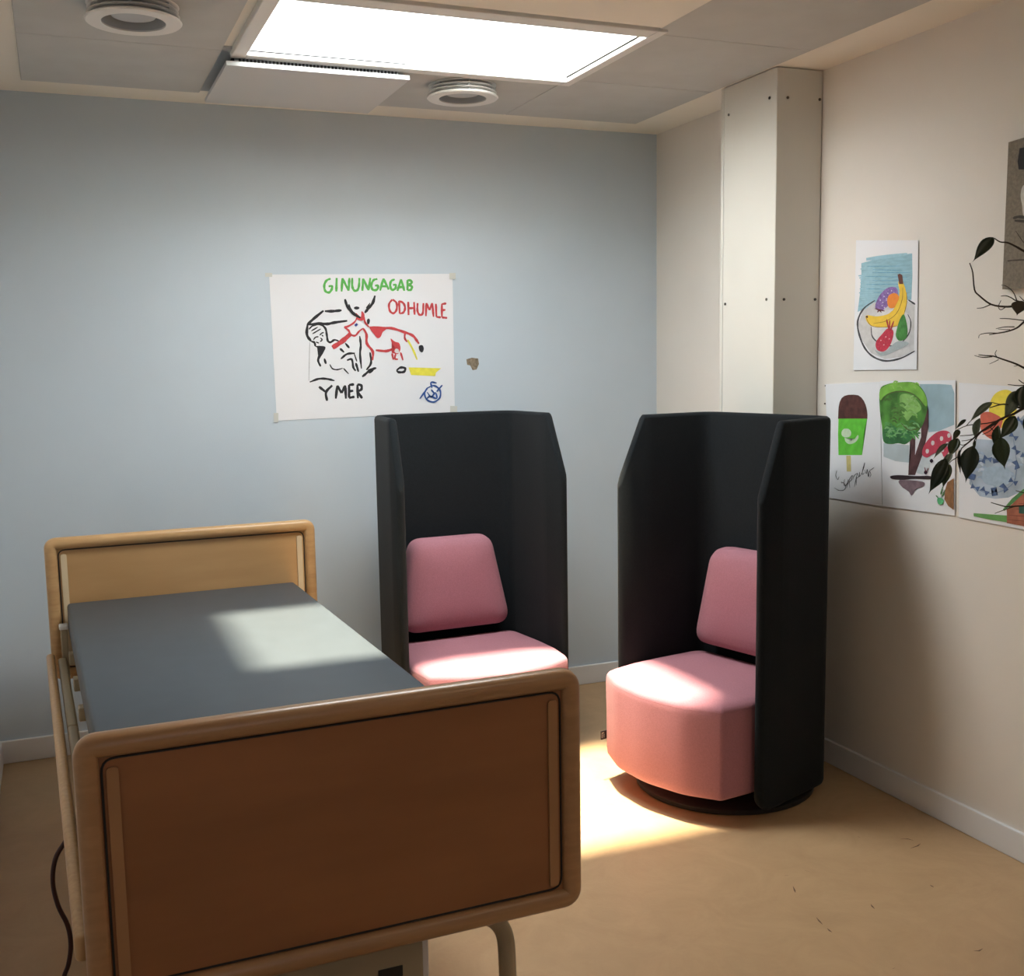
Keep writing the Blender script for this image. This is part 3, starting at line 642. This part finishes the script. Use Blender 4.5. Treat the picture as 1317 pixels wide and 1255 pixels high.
# raw linen canvas at the right edge
cv = Sheet('canvas', 'unframed grey linen canvas high on cream wall at right edge of view', 'canvas', [(1297, 183), (Vector((0, -2.43, 2.105)), 0), (Vector((0, -2.43, 1.665)), 0), (1289, 372)], 0, 0, None, 1180, 150, 3.803, th=.022, block=True, mpaper=M_canvas, mname='stretched_linen')
cv.fill([(500,155),(530,148),(640,150),(640,260),(495,258),(490,220)], (.012, .012, .016), 'black_patch', smooth=False)
cv.fill([(525,330),(505,380),(512,430),(525,490),(600,490),(600,330)], (.62, .60, .57), 'white_patch', hatch=.2)
cv.strokes([[(468,497),(500,490),(560,500)], [(475,508),(560,515)]], (.06, .05, .04), 14)
cv.strokes([[(440,706),(480,702),(600,698)]], (.07, .05, .04), 7)

# ---------------------------------------------------------------- weeping fig
DP = 2.25
plant = thing('weeping_fig', 'weeping fig branches with sparse dark leaves reaching in from right edge', 'plant', (-.42, -2.82, 0))
PL = plant.location
def tw(lst, r0, r1, x0, y0, sc, dep=DP, name='twig', ext=None):
    P = [at_depth(x0+x/sc, y0+y/sc, dep+.02*math.sin(i*1.3+x*.01))-PL for i, (x, y) in enumerate(lst)]
    if ext: P = ext+P
    P = smooth_path(P, 3) if len(P) > 2 else P
    N = len(P); bm = bmesh.new(); tube(bm, P, [r0+(r1-r0)*i/(N-1) for i in range(N)], 6)
    return obj(name, bm, M_twig, plant, True)
Z = lambda x, y, z: Vector((x, y, z))
# trunk, pot and soil stand on the floor outside the frame
obj('pot', lathe([(.0001, 0), (.11, 0), (.15, .26), (.16, .26), (.16, .29), (.145, .29), (.135, .25), (.0001, .25)], 36, closed=False), mat('terracotta', (.42, .17, .09), .8), plant, 40)
obj('soil', lathe([(.0001, .262), (.07, .26), (.136, .252)], 30, closed=False), mat('soil', (.04, .028, .02), 1), plant)
bm = bmesh.new(); tube(bm, smooth_path([(0, 0, .25), (.01, .02, .6), (-.01, -.01, 1.0), (.0, .01, 1.4), (-.01, 0, 1.75), (-.02, .01, 2.0)], 5), [.016-.0004*i for i in range(26)], 10); obj('trunk', bm, M_twig, plant, True)
K = (1180, 480, 5.978)
tw([(980,215),(819,268),(740,312),(640,352),(500,440),(430,500),(340,575)], .004, .0012, *K, name='branch', ext=[Z(-.005, 0, 1.25)])
tw([(819,268),(770,262),(700,242),(640,240),(555,265)], .0022, .001, *K)
tw([(640,240),(600,232),(575,224)], .0012, .0008, *K)
tw([(650,345),(560,415),(440,470),(325,480)], .0014, .0007, *K)
tw([(660,352),(560,380),(480,390),(380,402),(290,442)], .0014, .0007, *K)
tw([(430,500),(385,515),(340,520)], .001, .0006, *K); tw([(430,500),(360,550),(322,545)], .001, .0006, *K)
tw([(340,575),(310,640),(262,672),(235,705)], .0012, .0007, *K); tw([(500,440),(440,510),(432,560)], .0012, .0008, *K)
tw([(640,350),(560,440),(500,470)], .0012, .0007, *K); tw([(560,415),(600,470),(530,480)], .0009, .0006, *K)
tw([(375,405),(395,380),(425,350)], .0009, .0006, *K); tw([(310,640),(322,700),(328,760)], .0009, .0006, *K)
tw([(1000,860),(900,930),(819,918),(755,902)], .002, .0008, *K, ext=[Z(0, 0, .9)])
tw([(1000,1020),(819,1018),(690,1025),(640,1015),(565,993)], .002, .0008, *K, ext=[Z(0, 0, .75)]); tw([(760,1020),(680,1045),(595,1077)], .001, .0007, *K)
tw([(1000,120),(900,90),(819,78),(778,50)], .002, .0009, *K, ext=[Z(0, 0, 1.3)]); tw([(860,88),(780,95),(695,86)], .0014, .0007, *K)
K = (1217, 290, 6.61)
tw([(900,330),(760,270),(660,218),(590,178),(520,145),(460,140),(408,108)], .003, .0012, *K, ext=[Z(0, 0, 1.72)], name='branch')
tw([(680,170),(640,120),(590,45)], .0008, .0005, *K)  # a thin shadow line, built as a dark twig
tw([(900,640),(760,670),(580,685),(500,690),(380,670),(280,595),(240,545),(225,400),(200,320)], .003, .001, *K, ext=[Z(0, 0, 1.55)], name='branch')
tw([(380,670),(312,698),(260,703)], .0011, .0006, *K); tw([(510,690),(465,716),(443,690),(465,637)], .001, .0006, *K)
tw([(760,670),(600,640),(560,618),(510,597),(466,600)], .0014, .0007, *K); tw([(600,638),(572,570),(520,520),(470,505)], .0011, .0006, *K); tw([(660,640),(640,620),(623,602)], .0009, .0006, *K)
tw([(900,680),(760,740),(660,820),(600,870),(520,900),(440,915),(365,928)], .003, .0009, *K, ext=[Z(0, 0, 1.5)], name='branch')
tw([(440,915),(350,914),(286,928),(275,956)], .0009, .0005, *K); tw([(580,862),(500,862),(422,877)], .0011, .0006, *K); tw([(720,815),(650,806),(540,793),(455,790)], .0012, .0006, *K); tw([(540,885),(500,885),(440,880)], .0008, .0005, *K)
tw([(900,1310),(760,1255),(660,1210),(590,1175),(480,1137),(400,1110),(330,1105),(275,1098)], .0028, .0008, *K, ext=[Z(0, 0, 1.38)], name='branch')
tw([(390,1115),(310,1121),(240,1105)], .0012, .0006, *K); tw([(438,1125),(415,1092),(428,1060)], .0009, .0005, *K); tw([(445,1140),(405,1160),(368,1176)], .0008, .0005, *K); tw([(620,1185),(600,1192),(575,1196)], .0008, .0005, *K)

def leaf_mesh(curl, fold):
    bm = bmesh.new(); n = 10; rows = []
    for i in range(n+1):
        t = i/n; wdt = .5*math.sin(PI*min(1, t*1.12))**.8*(1-.35*t) if t < .86 else .5*.10*(1-t)/.14
        if i == 0: wdt = .015
        z = -curl*t*t
        rows.append([bm.verts.new((-wdt, t, z+fold*wdt)), bm.verts.new((-wdt*.5, t, z+fold*wdt*.35)), bm.verts.new((0, t, z)), bm.verts.new((wdt*.5, t, z+fold*wdt*.35)), bm.verts.new((wdt, t, z+fold*wdt))])
    for a, b in zip(rows, rows[1:]):
        for k in range(4): bm.faces.new((a[k], a[k+1], b[k+1], b[k]))
    e = bmesh.ops.extrude_face_region(bm, geom=list(bm.faces)); bmesh.ops.translate(bm, verts=[g for g in e['geom'] if isinstance(g, bmesh.types.BMVert)], vec=(0, 0, -.008))
    bmesh.ops.recalc_face_normals(bm, faces=bm.faces)
    me = bpy.data.meshes.new('leaf'); bm.to_mesh(me); bm.free()
    for p in me.polygons: p.use_smooth = True
    return me
LM = {}
for nm, m in (('d', M_leaf), ('g', M_leaf2), ('o', M_leaf3), ('x', M_deadleaf)):
    me = leaf_mesh(.15, .35); me.materials.append(m); LM[nm] = me
def leaf(bx, by, tx, ty, wd, kind, K, tilt=.3, dd=0, dep=DP):
    x0, y0, sc = K
    a = at_depth(x0+bx/sc, y0+by/sc, dep+dd); b = at_depth(x0+tx/sc, y0+ty/sc, dep+dd-.012)
    ln = (b-a).length; wr = wd/sc/F*(dep+dd)
    yv = (b-a).normalized(); zv = (CAM-a).normalized(); zv = (zv-yv*zv.dot(yv)).normalized()
    xv = yv.cross(zv).normalized()
    q = Matrix.Rotation(tilt, 3, yv); xv = q @ xv; zv = q @ zv
    o = bpy.data.objects.new('leaf', LM[kind]); C.objects.link(o); o.parent = plant
    wr = wr/max(.3, math.cos(tilt))*1.28
    M3 = Matrix((xv*wr, yv*ln, zv*ln*.8)).transposed().to_4x4(); M3.translation = a-PL
    o.matrix_basis = M3
K5 = (1060, 290, 3.136); leaf(683, 48, 601, 138, 44, 'd', K5, .25)
K = (1180, 480, 5.978)
for a in ((575,224,398,362,52,'g',.4,.01), (752,135,678,352,92,'g',-.4,0), (478,345,438,522,52,'g',.6,.0), (425,558,368,832,125,'d',.1,-.02), (752,330,640,505,95,'o',-.2,.01), (640,490,662,735,118,'o',.3,-.015),
          (622,400,606,605,60,'o',.5,.0), (373,356,295,422,26,'d',.3,0), (322,436,270,515,42,'o',.2,.01), (310,500,245,640,78,'o',.4,0), (268,615,188,735,48,'g',.5,-.01), (218,655,96,922,108,'d',-.2,-.02),
          (250,700,190,880,66,'o',.2,.0), (235,540,120,645,34,'g',.5,.02), (825,95,795,285,110,'d',.1,-.01), (442,515,434,592,22,'o',.2,0), (325,585,325,772,24,'d',.3,0), (880,300,860,520,100,'d',.2,0), (900,60,960,260,100,'o',.3,.02)):
    leaf(*a[:6], K, a[6], a[7])
K = (1217, 290, 6.61)
leaf(640, 640, 600, 755, 120, 'x', K, .2); leaf(820, 560, 900, 700, 120, 'd', K, .2); leaf(760, 420, 820, 560, 110, 'o', K, .3)
for k in range(22):   # the rest of the crown, outside the frame
    a = Z(random.uniform(-.03, .25), random.uniform(-.25, .2), random.uniform(1.2, 2.0)); d = Vector((random.uniform(-1, 1)*.3, random.uniform(-1, 1)*.4, -1)).normalized()*.07
    o = bpy.data.objects.new('leaf', LM[random.choice('dog')]); C.objects.link(o); o.parent = plant
    xv = d.cross(Vector((1, .3, 0))).normalized(); zv = xv.cross(d.normalized())
    M3 = Matrix((xv*.035, d, zv*.06)).transposed().to_4x4(); M3.translation = a; o.matrix_basis = M3
    bm = bmesh.new(); tube(bm, [(0, 0, a.z-.12), a*.6+Vector((0, 0, a.z*.4-.01)), a], [.0018, .0012, .0008], 5); obj('twig', bm, M_twig, plant, True)
